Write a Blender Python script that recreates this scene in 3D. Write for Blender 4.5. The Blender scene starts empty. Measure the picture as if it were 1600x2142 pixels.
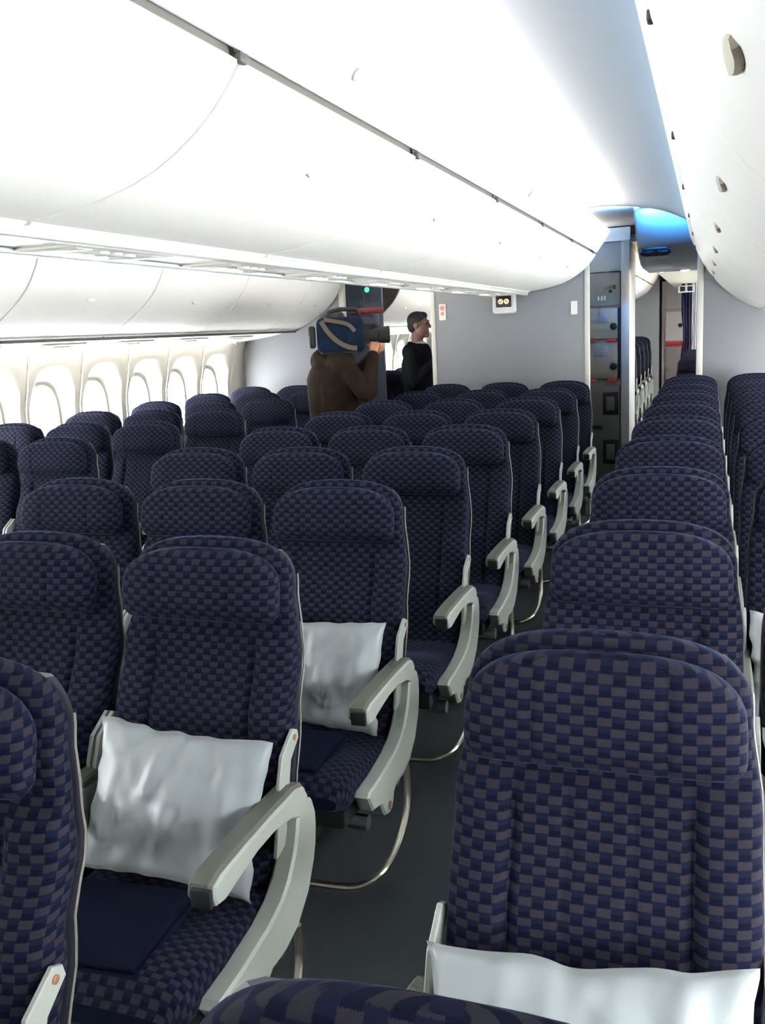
import bpy, bmesh, math, random
from mathutils import Vector, Matrix, noise as mnoise
random.seed(7)
SC = bpy.context.scene
COL = SC.collection
PI = math.pi

# ---------------------------------------------------------------- camera
W, H, FPX = 1600, 2142, 1968.24
CAMX, CAMZ, YAW, PITCH, ROLL = 1.558, 1.5946, -0.3371, -0.1888, 0.048
fwd = Vector((math.sin(YAW)*math.cos(PITCH), math.cos(YAW)*math.cos(PITCH), math.sin(PITCH)))
r0 = Vector((math.cos(YAW), -math.sin(YAW), 0)); d0 = fwd.cross(r0)
rgt = r0*math.cos(ROLL)+d0*math.sin(ROLL); dwn = -r0*math.sin(ROLL)+d0*math.cos(ROLL)
cam = bpy.data.cameras.new('camera'); camo = bpy.data.objects.new('camera', cam); COL.objects.link(camo)
m3 = Matrix((rgt, -dwn, -fwd)).transposed()
camo.matrix_world = Matrix.Translation((CAMX, 0, CAMZ)) @ m3.to_4x4()
cam.sensor_fit = 'VERTICAL'; cam.sensor_height = 24.0; cam.lens = 24.0*FPX/H
cam.clip_start = 0.02; cam.clip_end = 200
SC.camera = camo

# ---------------------------------------------------------------- light and exposure
vs = SC.view_settings
vs.view_transform = 'Standard'; vs.look = 'None'; vs.gamma = 1.0; vs.use_curve_mapping = False
vs.exposure = 0.45
SC.cycles.use_denoising = True
SC.cycles.max_bounces = 5; SC.cycles.diffuse_bounces = 4; SC.cycles.glossy_bounces = 2; SC.cycles.transmission_bounces = 2
SC.cycles.transparent_max_bounces = 4; SC.cycles.caustics_reflective = False; SC.cycles.caustics_refractive = False
SC.cycles.use_adaptive_sampling = True; SC.cycles.adaptive_threshold = .14; SC.cycles.adaptive_min_samples = 16; SC.cycles.use_light_tree = False
world = bpy.data.worlds.new('overcast_sky'); SC.world = world; world.use_nodes = True
bgn = world.node_tree.nodes['Background']; bgn.inputs[0].default_value = (1.0, 0.98, 0.94, 1); bgn.inputs[1].default_value = 44.0

COVE = 6.0          # watts per metre of cove strip
def area(name, loc, direction, sx, sy, power, color, spread=PI):
    l = bpy.data.lights.new(name, 'AREA'); l.shape = 'RECTANGLE'; l.size = sx; l.size_y = sy
    l.energy = power; l.color = color; l.spread = spread
    o = bpy.data.objects.new(name, l); COL.objects.link(o); o.location = loc
    z = -Vector(direction).normalized(); y = Vector((0, 1, 0))
    if abs(z.y) > .9: y = Vector((1, 0, 0))
    x = y.cross(z).normalized(); y = z.cross(x)
    o.rotation_euler = Matrix((x, y, z)).transposed().to_euler()
    return o
WARM = (1.0, 0.94, 0.85); BLUE = (0.40, 0.70, 1.0); DEEP = (0.04, 0.34, 1.0)
Y0, YC, YR, YL = -2.2, 7.90, 8.15, 8.35       # front wall and the three rear partitions
LEN = YC-Y0-.1; YM = (Y0+YC)/2
area('cove_strip_light', (.735, YM, 2.330), (.35, 0, 1), .05, LEN, COVE*LEN, WARM)
area('cove_strip_light', (1.452, YM, 2.262), (-1, 0, .05), .04, LEN, COVE*LEN*.5, BLUE)
area('cove_strip_light', (-.735, YM, 2.330), (-.35, 0, 1), .05, LEN, COVE*LEN, WARM)
area('cove_strip_light', (-1.60, YM, 2.262), (1, 0, .05), .04, LEN, COVE*LEN*.9, WARM)
area('sidewall_wash_light', (-2.60, YM+.2, 1.555), (-.55, 0, -1), .04, LEN, 1.3*LEN, WARM)
area('sidewall_wash_light', (2.50, YM+.2, 1.545), (.55, 0, -1), .04, LEN, 1.3*LEN, WARM)
area('blue_end_light', (1.23, 8.03, 2.435), (.15, 1, -.12), .03, .44, 13, DEEP, 1.7)
area('blue_end_light', (.75, 8.03, 2.462), (0, 1, .45), .03, .5, 3, (.10, .45, 1), 1.7)
area('door_zone_fill', (1.25, 9.3, 2.03), (-.3, -.1, -1), .25, .25, 7, WARM)  # added fill near the downlights, brightens galley and sloping panel
area('door_zone_fill', (.45, 9.36, 2.342), (.1, -.7, .8), .04, .75, 9, WARM)  # added upward fill on the galley top, brightens the ceiling there
area('next_cabin_light', (.84, 12.9, 2.36), (1, 0, -.2), .05, 5.0, 45, WARM)
area('next_cabin_light', (-.835, 12.9, 2.335), (-1, 0, .1), .05, 5.0, 45, WARM)

# ---------------------------------------------------------------- materials
MATS = {}
def mat(name, col, rough=.5, metal=0, spec=.5, emit=None, estr=0, sheen=0, bump=None, nscale=None, var=0):
    if name in MATS: return MATS[name]
    m = bpy.data.materials.new(name); m.use_nodes = True; nt = m.node_tree; b = nt.nodes['Principled BSDF']
    b.inputs['Base Color'].default_value = (*col, 1); b.inputs['Roughness'].default_value = rough
    b.inputs['Metallic'].default_value = metal; b.inputs['Specular IOR Level'].default_value = spec
    if sheen: b.inputs['Sheen Weight'].default_value = sheen; b.inputs['Sheen Roughness'].default_value = .4
    if emit: b.inputs['Emission Color'].default_value = (*emit, 1); b.inputs['Emission Strength'].default_value = estr
    if nscale:
        tc = nt.nodes.new('ShaderNodeTexCoord'); n = nt.nodes.new('ShaderNodeTexNoise'); n.inputs['Scale'].default_value = nscale
        n.inputs['Detail'].default_value = 4
        nt.links.new(tc.outputs['Object'], n.inputs['Vector'])
        if var:
            mx = nt.nodes.new('ShaderNodeMix'); mx.data_type = 'RGBA'
            mx.inputs[6].default_value = (*[c*(1-var) for c in col], 1); mx.inputs[7].default_value = (*[min(1, c*(1+var)) for c in col], 1)
            nt.links.new(n.outputs['Fac'], mx.inputs[0]); nt.links.new(mx.outputs[2], b.inputs['Base Color'])
        if bump:
            bp = nt.nodes.new('ShaderNodeBump'); bp.inputs['Strength'].default_value = bump; bp.inputs['Distance'].default_value = .01
            nt.links.new(n.outputs['Fac'], bp.inputs['Height']); nt.links.new(bp.outputs[0], b.inputs['Normal'])
    MATS[name] = m
    return m
def fabric_mat():
    m = bpy.data.materials.new('navy_check_fabric'); m.use_nodes = True; nt = m.node_tree; N = nt.nodes; L = nt.links
    b = N['Principled BSDF']; b.inputs['Roughness'].default_value = .9; b.inputs['Specular IOR Level'].default_value = .06
    b.inputs['Sheen Weight'].default_value = .09; b.inputs['Sheen Roughness'].default_value = .30; b.inputs['Sheen Tint'].default_value = (.32, .45, .9, 1)
    uv = N.new('ShaderNodeUVMap'); nz = N.new('ShaderNodeTexNoise'); nz.inputs['Scale'].default_value = 900; nz.inputs['Detail'].default_value = 1
    L.new(uv.outputs[0], nz.inputs['Vector'])
    sub = N.new('ShaderNodeVectorMath'); sub.operation = 'SUBTRACT'; L.new(nz.outputs['Color'], sub.inputs[0]); sub.inputs[1].default_value = (.5, .5, .5)
    mad = N.new('ShaderNodeVectorMath'); mad.operation = 'MULTIPLY_ADD'; L.new(sub.outputs[0], mad.inputs[0]); mad.inputs[1].default_value = (.004, .0035, 0)
    L.new(uv.outputs[0], mad.inputs[2])
    sp = N.new('ShaderNodeSeparateXYZ'); L.new(mad.outputs[0], sp.inputs[0])
    def mth(op, a, bb=None):
        n = N.new('ShaderNodeMath'); n.operation = op
        for k, v in enumerate((a, bb)):
            if v is None: continue
            if isinstance(v, (int, float)): n.inputs[k].default_value = v
            else: L.new(v, n.inputs[k])
        return n.outputs[0]
    us = mth('DIVIDE', sp.outputs[0], .0185); vsx = mth('DIVIDE', sp.outputs[1], .0145)
    fl = mth('FLOOR', vsx); par = mth('MULTIPLY', mth('MODULO', mth('ADD', fl, 400), 2), 1.0)
    uu = mth('FRACT', mth('MULTIPLY', mth('ADD', us, par), .5))
    light = mth('LESS_THAN', uu, .54)
    fv = mth('FRACT', vsx)
    band = mth('GREATER_THAN', fv, .22)
    lightcell = mth('MULTIPLY', light, band)
    dash = mth('MULTIPLY', mth('SUBTRACT', 1, light), mth('LESS_THAN', fv, .62))
    c1 = N.new('ShaderNodeMix'); c1.data_type = 'RGBA'; c1.inputs[6].default_value = (0.00627, 0.00771, 0.02064, 1); c1.inputs[7].default_value = (0.02149, 0.01985, 0.02717, 1)
    L.new(lightcell, c1.inputs[0])
    c2 = N.new('ShaderNodeMix'); c2.data_type = 'RGBA'; c2.inputs[7].default_value = (0.00328, 0.00414, 0.01358, 1)
    L.new(c1.outputs[2], c2.inputs[6]); L.new(dash, c2.inputs[0])
    L.new(c2.outputs[2], b.inputs['Base Color'])
    return m
def pane_mat():
    m = bpy.data.materials.new('window_pane_clear'); m.use_nodes = True; nt = m.node_tree; N = nt.nodes; L = nt.links
    N.remove(N['Principled BSDF']); o = N['Material Output']
    t = N.new('ShaderNodeBsdfTransparent'); t.inputs[0].default_value = (.93, .97, 1, 1)
    g = N.new('ShaderNodeBsdfGlossy'); g.inputs['Roughness'].default_value = .05
    mx = N.new('ShaderNodeMixShader'); mx.inputs[0].default_value = .06
    L.new(t.outputs[0], mx.inputs[1]); L.new(g.outputs[0], mx.inputs[2]); L.new(mx.outputs[0], o.inputs[0])
    return m
FAB = fabric_mat(); PANE = pane_mat()
SEATSOLID = mat('navy_plain_fabric', (.035, .040, .095), .85, sheen=.3)
ARM = mat('armrest_grey_green', (0.3304, 0.3515, 0.3164), .42, nscale=60, var=.03)
PAD = mat('armrest_pad_taupe', (0.1, 0.1025, 0.0875), .6, spec=.15, nscale=300, var=.12)
DARK = mat('black_plastic', (.012, .012, .013), .55, spec=.25)
SHELL = mat('seat_shell_dark', (.022, .022, .034), .5)
CHROME = mat('satin_champagne_tube', (.72, .66, .55), .28, metal=1)
STEEL = mat('brushed_steel', (.45, .45, .45), .4, metal=1)
BINW = mat('bin_white', (.95, .915, .87), .38, nscale=3, var=.01)
WALLW = mat('sidewall_cream', (0.5636, 0.5424, 0.4861), .5, nscale=4, var=.015)
CEIL = mat('ceiling_pale_blue_grey', (.29, .308, .33), .6, nscale=3, var=.01)
BULK = mat('partition_lavender_grey', (0.2018, 0.1998, 0.2132), .6, nscale=400, var=.05)
CREAM = mat('cream_edge_trim', (0.5328, 0.5106, 0.444), .45)
CARPET = mat('charcoal_carpet', (0.0381, 0.0436, 0.0477), .95, spec=.1, nscale=700, var=.35, bump=.4)
PILLOW = mat('white_satin_pillow', (0.2959, 0.3226, 0.3314), .42, sheen=.15, nscale=14, var=.03, bump=.15)
BLANK = mat('dark_navy_fleece', (.005, .0062, .015), .95, spec=.03)
GREYP = mat('galley_grey_panel', (0.1998, 0.2072, 0.1924), .5)
RED = mat('red_latch', (.55, .02, .02), .4)
WHITE = mat('white_plastic', (0.6068, 0.6068, 0.5772), .4)
SKIN = mat('skin_tone', (0.3848, 0.1628, 0.0814), .55, nscale=30, var=.05)
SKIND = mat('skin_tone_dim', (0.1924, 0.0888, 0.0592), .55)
HAIR = mat('black_hair', (.010, .008, .007), .6, nscale=180, var=.5, bump=.6)
BROWN = mat('dark_brown_jacket', (.017, .0105, .0068), .9, spec=.06, nscale=11, var=.75, bump=.8)
SUIT = mat('black_suit', (0.0074, 0.0074, 0.0089), .9, spec=.08)
BLUEC = mat('blue_padded_cover', (0.0044, 0.0109, 0.0233), .85, spec=.1, nscale=16, var=.8, bump=.5)
TAN = mat('tan_webbing', (0.071, 0.0577, 0.0355), .8)

# ---------------------------------------------------------------- mesh helpers
class MB:
    def __init__(s): s.v = []; s.f = []; s.uv = {}
    def add(s, vs, fs, uvs=None):
        o = len(s.v); s.v += [tuple(p) for p in vs]
        for k, f in enumerate(fs):
            s.f.append(tuple(i+o for i in f))
            if uvs: s.uv[len(s.f)-1] = uvs[k]
        return s
    def box(s, x0, x1, y0, y1, z0, z1, r=0, seg=2):
        bm = bmesh.new(); bmesh.ops.create_cube(bm, size=1)
        for v in bm.verts: v.co = Vector(((x0+x1)/2+v.co.x*(x1-x0), (y0+y1)/2+v.co.y*(y1-y0), (z0+z1)/2+v.co.z*(z1-z0)))
        if r: bmesh.ops.bevel(bm, geom=bm.edges[:], offset=r, segments=seg, profile=.5, affect='EDGES')
        bm.verts.index_update(); s.add([v.co[:] for v in bm.verts], [[v.index for v in f.verts] for f in bm.faces]); bm.free()
        return s
    def loft(s, rings, closed=True, cap=True, uv=None):
        n = len(rings[0]); vs = [p for r in rings for p in r]; fs = []; us = []
        for i in range(len(rings)-1):
            for j in range(n if closed else n-1):
                k = (j+1) % n
                fs.append((i*n+j, i*n+k, (i+1)*n+k, (i+1)*n+j))
                if uv:
                    kk = j+1
                    us.append((uv(i, j), uv(i, kk), uv(i+1, kk), uv(i+1, j)))
        if cap and closed:
            fs.append(tuple(range(n))[::-1]); fs.append(tuple((len(rings)-1)*n+j for j in range(n)))
            if uv: us.append([(0, 0)]*n); us.append([(0, 0)]*n)
        return s.add(vs, fs, us if uv else None)
    def tube(s, path, r, n=8, cap=True):
        P = [Vector(p) for p in path]; rings = []
        up = Vector((0, 0, 1)); prev = None
        for i, p in enumerate(P):
            t = (P[min(i+1, len(P)-1)]-P[max(i-1, 0)]).normalized()
            if prev is None:
                a = up if abs(t.z) < .9 else Vector((1, 0, 0)); x = t.cross(a).normalized()
            else: x = (prev-t*prev.dot(t)).normalized()
            prev = x; y = t.cross(x)
            rr = r[i] if isinstance(r, (list, tuple)) else r
            rings.append([p+x*math.cos(2*PI*k/n)*rr+y*math.sin(2*PI*k/n)*rr for k in range(n)])
        return s.loft(rings, True, cap)
    def prism(s, prof, y0, y1, axis='y', bevel=0):
        """closed 2D profile extruded; axis y: profile (x,z); axis x: profile (y,z)"""
        def mk(p, t): return (p[0], t, p[1]) if axis == 'y' else (t, p[0], p[1])
        if bevel:
            c = Vector((sum(p[0] for p in prof)/len(prof), sum(p[1] for p in prof)/len(prof)))
            ins = inset(prof, bevel)
            rings = [[mk(p, y0) for p in ins], [mk(p, y0+bevel) for p in prof], [mk(p, y1-bevel) for p in prof], [mk(p, y1) for p in ins]]
        else: rings = [[mk(p, y0) for p in prof], [mk(p, y1) for p in prof]]
        return s.loft(rings, True, True)
    def build(s, name, material, parent=None, sharp=35, smooth=True):
        me = bpy.data.meshes.new(name); me.from_pydata(s.v, [], s.f)
        if s.uv:
            ul = me.uv_layers.new(name='UVMap')
            for p in me.polygons:
                u = s.uv.get(p.index)
                if u:
                    for k, li in enumerate(p.loop_indices): ul.data[li].uv = u[k]
        bm = bmesh.new(); bm.from_mesh(me); bmesh.ops.recalc_face_normals(bm, faces=bm.faces[:]); bm.to_mesh(me); bm.free()
        if smooth:
            me.polygons.foreach_set('use_smooth', [True]*len(me.polygons)); me.set_sharp_from_angle(angle=math.radians(sharp))
        me.materials.append(material)
        return mk(name, me, parent)
def inset(prof, d):
    n = len(prof); A = sum(prof[i][0]*prof[(i+1) % n][1]-prof[(i+1) % n][0]*prof[i][1] for i in range(n)); sg = 1 if A > 0 else -1
    out = []
    for i in range(n):
        a = Vector(prof[i-1]); b = Vector(prof[i]); c = Vector(prof[(i+1) % n])
        e = (b-a).normalized()+(c-b).normalized()
        if e.length < 1e-6: e = (b-a)
        e.normalize(); out.append((b.x-e.y*d*sg, b.y+e.x*d*sg))
    return out
def mk(name, data, parent=None):
    o = bpy.data.objects.new(name, data); COL.objects.link(o)
    if parent: o.parent = parent
    return o
def tag(o, label=None, cat=None, group=None, kind=None):
    if label: o['label'] = label
    if cat: o['category'] = cat
    if group: o['group'] = group
    if kind: o['kind'] = kind
    return o
def empty(name, loc=(0, 0, 0), rz=0):
    o = bpy.data.objects.new(name, None); COL.objects.link(o); o.location = loc; o.rotation_euler = (0, 0, rz); o.empty_display_size = .1
    return o
def kids(o): return CH.get(o.name, [])
CH = {}
def copy_tree(o, loc=None, parent=None):
    c = o.copy(); COL.objects.link(c); c.parent = parent
    if loc is not None: c.location = loc
    for ch in o.children_list if hasattr(o, 'children_list') else CHILD(o): copy_tree(ch, None, c)
    return c
def CHILD(o): return [x for x in o.children]
def catmull(pts, n):
    P = [Vector(p) for p in pts]; out = []
    for i in range(len(P)-1):
        p0, p1, p2, p3 = P[max(i-1, 0)], P[i], P[i+1], P[min(i+2, len(P)-1)]
        for k in range(n):
            t = k/n
            out.append(.5*((2*p1)+(p2-p0)*t+(2*p0-5*p1+4*p2-p3)*t*t+(3*p1-p0-3*p2+p3)*t**3))
    out.append(P[-1]); return out
def interp(z, tab):
    if z <= tab[0][0]: return tab[0][1]
    for (a, b), (c, d) in zip(tab, tab[1:]):
        if z <= c:
            t = (z-a)/(c-a); t = t*t*(3-2*t); return b+(d-b)*t
    return tab[-1][1]
def sring(w, t, n, ex=4.0):
    """superellipse outline, equal arc length, starting at the back centre (+y); returns points and arc length"""
    D = 160; pts = []
    for k in range(D):
        a = PI/2+2*PI*k/D; c, s = math.cos(a), math.sin(a)
        pts.append((w*math.copysign(abs(c)**(2/ex), c), t*math.copysign(abs(s)**(2/ex), s)))
    pts.append(pts[0]); acc = [0]
    for a, b in zip(pts, pts[1:]): acc.append(acc[-1]+math.dist(a, b))
    out = []; j = 0
    for k in range(n):
        L = acc[-1]*k/n
        while acc[j+1] < L: j += 1
        f = (L-acc[j])/max(1e-9, acc[j+1]-acc[j])
        out.append((pts[j][0]+(pts[j+1][0]-pts[j][0])*f, pts[j][1]+(pts[j+1][1]-pts[j][1])*f))
    return out, acc[-1]

# ---------------------------------------------------------------- structure: floor, walls, ceiling
def struct(o): o['kind'] = 'structure'; return o
YE = 17.6
struct(MB().box(-2.95, 2.85, Y0-.1, YE+.1, -.06, 0).build('floor', CARPET))
struct(MB().box(-2.95, 2.85, Y0-.1, YE+.1, 2.56, 2.62).build('ceiling', CEIL))
struct(MB().box(-2.95, 2.85, Y0-.12, Y0, 0, 2.56).build('wall_front', BULK))
struct(MB().box(-2.95, 2.85, YE, YE+.12, 0, 2.56).build('wall_back', BULK))
# aisle ceilings (curved vault between the bins)
vault = [(.44, 2.36), (.48, 2.44), (.58, 2.485), (.75, 2.495), (.92, 2.480), (1.08, 2.455), (1.22, 2.415), (1.36, 2.35), (1.47, 2.27)]
def vault_mesh(sgn, y0, y1, dx=0):
    pr = [(p[0]*sgn+dx*max(0, min(1, (p[0]-.6)/.8)), p[1]) for p in [tuple(q) for q in catmull([(a, b, 0) for a, b in vault], 5)]]
    n = 14; m = MB()
    rings = [[(x, y, z) for x, z in pr]+[(x, y, z+.02) for x, z in reversed(pr)] for y in (y0, y1)]
    return m.loft(rings)
struct(vault_mesh(1, Y0, YC+.10).build('ceiling', CEIL))
struct(vault_mesh(-1, Y0, YC+.10, -.14).build('ceiling', CEIL))

WX = {-1: -2.80, 1: 2.67}
def wall_x(z):   # inward offset of the sidewall with height
    return interp(z, [(0, .04), (.45, .02), (.8, 0), (1.15, .01), (1.4, .055), (1.58, .11), (1.8, .14), (2.6, .3)])
PW = .585
WINY = [7.86-PW*k for k in range(17)]
NEXTY = [10.55+PW*k for k in range(8)]
def sidewall(sgn):
    X = WX[sgn]
    def strip(z0, z1, y0, y1, n=6):
        zs = [z0+(z1-z0)*k/n for k in range(n+1)]
        pr = [(X-sgn*wall_x(z), z) for z in zs]
        pr2 = [(X+sgn*.05, z) for z in reversed(zs)]
        return [[(x, y, z) for x, z in pr+pr2] for y in (y0, y1)]
    m = MB(); m.loft(strip(0, .62, Y0, YE)); m.loft(strip(1.56, 2.56, Y0, YE))
    ylo = WINY[-1]-PW/2; yhi = WINY[0]+PW/2
    for a, b in ((Y0, ylo), (yhi, NEXTY[0]-PW/2), (NEXTY[-1]+PW/2, YE)):
        if b-a > .01: m.loft(strip(.62, 1.56, a, b))
    w = m.build('wall_left' if sgn < 0 else 'wall_right', WALLW); struct(w)
    # one scalloped panel per window
    N = 48; zc = 1.10; rings = []
    def sup(hw, hh, ex, z0):
        out = []
        for k in range(N):
            a = 2*PI*k/N; c, s = math.cos(a), math.sin(a)
            out.append((hw*math.copysign(abs(c)**(2/ex), c), z0+hh*math.copysign(abs(s)**(2/ex), s)))
        return out
    rect = []
    for k in range(N):
        a = 2*PI*k/N; c, s = math.cos(a), math.sin(a); hw = PW/2-.004
        hh = (1.556-zc) if s > 0 else (zc-.624)
        q = min(hw/max(abs(c), 1e-6), hh/max(abs(s), 1e-6)); rect.append((c*q, zc+s*q))
    lay = [(rect, -.012), (rect, 0.0), (sup(.245, .392, 3.2, 1.085), 0.0), (sup(.225, .365, 3.0, 1.085), .018), (sup(.19, .285, 2.8, 1.085), .060), (sup(.178, .268, 2.8, 1.08), .075), (sup(.178, .268, 2.8, 1.08), .105)]
    for pts, d in lay: rings.append([(X-sgn*wall_x(z)*(1 if d < .05 else .0)+sgn*d, y, z) for y, z in pts])
    pm = MB().loft(rings, True, False).build('sidewall_panel', WALLW, w)
    fm = MB(); a = sup(.185, .275, 2.8, 1.08); b = sup(.162, .25, 2.8, 1.08)
    fm.loft([[(X+sgn*.085, y, z) for y, z in a], [(X+sgn*.068, y, z) for y, z in b], [(X+sgn*.10, y, z) for y, z in b], [(X+sgn*.11, y, z) for y, z in a]], True, False)
    pn = MB(); c = sup(.170, .258, 2.8, 1.08)
    pn.loft([[(X+sgn*.090, y, z) for y, z in c], [(X+sgn*.096, y, z) for y, z in c]])
    f0 = p0 = None
    for i, y in enumerate(WINY+NEXTY):
        p = pm if i == 0 else pm.copy()
        if i: COL.objects.link(p); p.parent = w
        p.location = (0, y, 0)
        SIDE[sgn] += 1; nm = 'window_%d' % (len(WINS)+1)
        if f0 is None:
            f0 = fm.build('window_bezel', WHITE); p0 = pn.build('pane', PANE)
            f, q = f0, p0
        else:
            f, q = f0.copy(), p0.copy(); COL.objects.link(f); COL.objects.link(q)
        e = empty(nm, (0, y, 0)); struct(e); f.parent = e; q.parent = e
        WINS.append(e)
    return w
SIDE = {-1: 0, 1: 0}; WINS = []
sidewall(-1); sidewall(1)

# partitions
def partition(name, x0, x1, y, z1, prof=None):
    e = MB().box(x0+.03, x1-.03, y, y+.04, 0, z1, .004).build(name, BULK); struct(e)
    return e
pc = partition('wall_partition_center', -.685, .635, YC, 2.30)
for xa, xb in ((-.69, -.652), (.602, .640)): MB().box(xa, xb, YC-.008, YC+.05, 0, 2.30, .008).build('edge_trim', CREAM, pc)
pr_ = partition('wall_partition_right', 1.478, 2.66, YR, 2.50)
MB().box(1.462, 1.512, YR-.01, YR+.05, 0, 2.24, .008).build('edge_trim', CREAM, pr_)
pl_ = partition('wall_partition_left', -2.75, -1.66, YL, 2.50)
MB().box(-1.70, -1.645, YL-.01, YL+.05, 0, 2.3, .008).build('edge_trim', CREAM, pl_)

# ---------------------------------------------------------------- overhead bins
def off(poly, d):
    out = []
    for i, p in enumerate(poly):
        a = Vector(poly[max(i-1, 0)]); b = Vector(poly[min(i+1, len(poly)-1)]); t = (b-a).normalized()
        out.append((p[0]-t.y*d, p[1]+t.x*d))
    return out
CDOOR = [(.697, 2.118), (.668, 2.078), (.63, 2.035), (.59, 2.0), (.54, 1.965), (.49, 1.937), (.43, 1.912), (.36, 1.893), (.30, 1.881), (.22, 1.870), (.155, 1.864)]
RDOOR = [(1.452, 2.115), (1.475, 2.065), (1.503, 2.012), (1.545, 1.947), (1.580, 1.900), (1.613, 1.859), (1.655, 1.815), (1.70, 1.775), (1.75, 1.735), (1.795, 1.703), (1.86, 1.666), (1.93, 1.637)]
LDOOR = [(-1.640, 2.085), (-1.672, 2.010), (-1.71, 1.948), (-1.75, 1.895), (-1.79, 1.856), (-1.84, 1.812), (-1.90, 1.770), (-1.95, 1.738), (-1.99, 1.714), (-2.06, 1.682), (-2.15, 1.652)]
def bin_proto(door, ln, back, sgn):
    """sgn: +1 when the door faces +x"""
    e = empty('overhead_bin')
    d = 1 if sgn > 0 else -1
    # outward normal side: offset chosen so that the inner skin is away from the aisle
    inn = off(door, .016*BINN[id(door)]) if id(door) in BINN else off(door, .016)
    MB().prism(list(door)+inn[::-1], .006, ln-.006, 'y', .004).build('door', BINW, e)
    body = off(door, .022*BINN[id(door)])
    MB().prism(body+back, .012, ln-.012).build('bin_body', mat('bin_inner_grey', (.20, .18, .16), .7), e)
    # rolled lip along the lower edge of the door
    bx, bz = door[-1]
    MB().tube([(bx, .008+(ln-.016)*k/4, bz+.004) for k in range(5)], .011, 8).build('door_lip', BINW, e)
    # latch cup
    k = 3 if abs(door[0][0]) < 1 else 4
    p = Vector(door[k]); q = Vector(door[k+1]); t = (q-p).normalized(); n = Vector((-t.y, t.x))*(-BINN[id(door)])
    m = MB(); yc = ln/2
    rings = []
    for s in range(9):
        a = -1+2*s/8; hw = (.020 if door[0][0] > 1 else .011)*math.sqrt(max(0, 1-a*a*.85)); y = yc+a*(.062 if door[0][0] > 1 else .035)
        c = p+n*.0005
        rings.append([(c.x+t.x*u*hw+n.x*w, y, c.y+t.y*u*hw+n.y*w) for u, w in ((-1, 0), (-.7, .004), (.7, .009), (1, .004), (1, -.003), (-1, -.003))])
    m.loft(rings)
    m.build('latch', mat('latch_beige', (.42, .37, .28), .4) if door[0][0] > 1 else mat('latch_white', (.74, .72, .67), .4), e)
    # hinge cover at the joint in the gap
    hx, hz = door[0]
    MB().box(hx-.008, hx+.008, -.016, .016, hz-.004, hz+.016, .004).build('hinge_cover', mat('hinge_brown', (.10, .08, .06), .5), e)
    return e
BINN = {id(CDOOR): 1, id(RDOOR): 1, id(LDOOR): -1}
# make the inner skin lie away from the aisle: test by the sign of the offset
def fixsign(door, toward):
    a = off(door, .02); k = len(door)//2
    v = Vector(a[k])-Vector(door[k]); BINN[id(door)] = 1 if v.dot(Vector(toward)) > 0 else -1
fixsign(CDOOR, (-1, 1)); fixsign(RDOOR, (1, 1)); fixsign(LDOOR, (-1, 1))
CLDOOR = [(-x, z) for x, z in CDOOR]; BINN[id(CLDOOR)] = 1; fixsign(CLDOOR, (1, 1))
ORD = ['first', 'second', 'third', 'fourth', 'fifth', 'sixth', 'seventh', 'eighth', 'ninth', 'tenth', 'eleventh', 'twelfth']
def place_bins(door, back, sgn, ys, label, group):
    proto = None; ln0 = None; out = []
    for i, (a, b) in enumerate(zip(ys, ys[1:])):
        if proto is None or abs((b-a)-ln0) > .01:
            e = bin_proto(door, b-a, back, sgn); proto, ln0 = e, b-a
        else: e = copy_tree(proto)
        e.location = (0, a, 0); out.append(e)
        tag(e, label(i, len(ys)-1), 'overhead bin', group)
    return out
def joints(first, lo, hi):
    ys = []; y = first
    while y < hi-.05: ys.append(y); y += 1.18
    return ys+[hi]
cj = joints(-.60, Y0, YC-.01)
nv = len(cj)-1
def clabel(i, n):
    return 'white curved centre overhead bin facing right aisle, %s' % ('short filler next to the grey partition' if i == n-1 else '%s bin forward of the partition filler' % ORD[n-2-i])
place_bins(CDOOR, [(.03, 1.90), (.03, 2.28), (.66, 2.28)], 1, cj, clabel, 'centre bins over the right aisle')
def cllabel(i, n): return 'white curved centre overhead bin facing left aisle, %s from the grey partition' % ORD[n-1-i]
place_bins(CLDOOR, [(-.03, 1.90), (-.03, 2.28), (-.66, 2.28)], -1, cj, cllabel, 'centre bins over the left aisle')
rj = joints(.69-1.18*2, Y0, YR-.005)
def rlabel(i, n): return 'white overhead bin along the right side, %s forward of the right partition' % ORD[n-1-i]
place_bins(RDOOR, [(2.40, 1.63), (2.40, 2.15), (1.50, 2.15)], -1, rj, rlabel, 'right side overhead bins')
lj = joints(4.10-1.18*5, Y0, YL-.005)
def llabel(i, n): return 'white overhead bin above the left windows, %s forward of the left partition' % ORD[n-1-i]
place_bins(LDOOR, [(-2.50, 1.65), (-2.50, 2.12), (-1.70, 2.12)], 1, lj, llabel, 'left window side overhead bins')
nj = [10.1, 11.28, 12.46, 13.64, 14.82, 16.0]
place_bins(CDOOR, [(.03, 1.90), (.03, 2.28), (.66, 2.28)], 1, nj, lambda i, n: 'white centre overhead bin in the next cabin, %s beyond the galley' % ORD[i], 'centre bins of the next cabin')
place_bins(LDOOR, [(-2.50, 1.65), (-2.50, 2.12), (-1.70, 2.12)], 1, nj, lambda i, n: 'left overhead bin in the next cabin, %s past the lavatory wall' % ORD[i], 'left bins of the next cabin')

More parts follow.
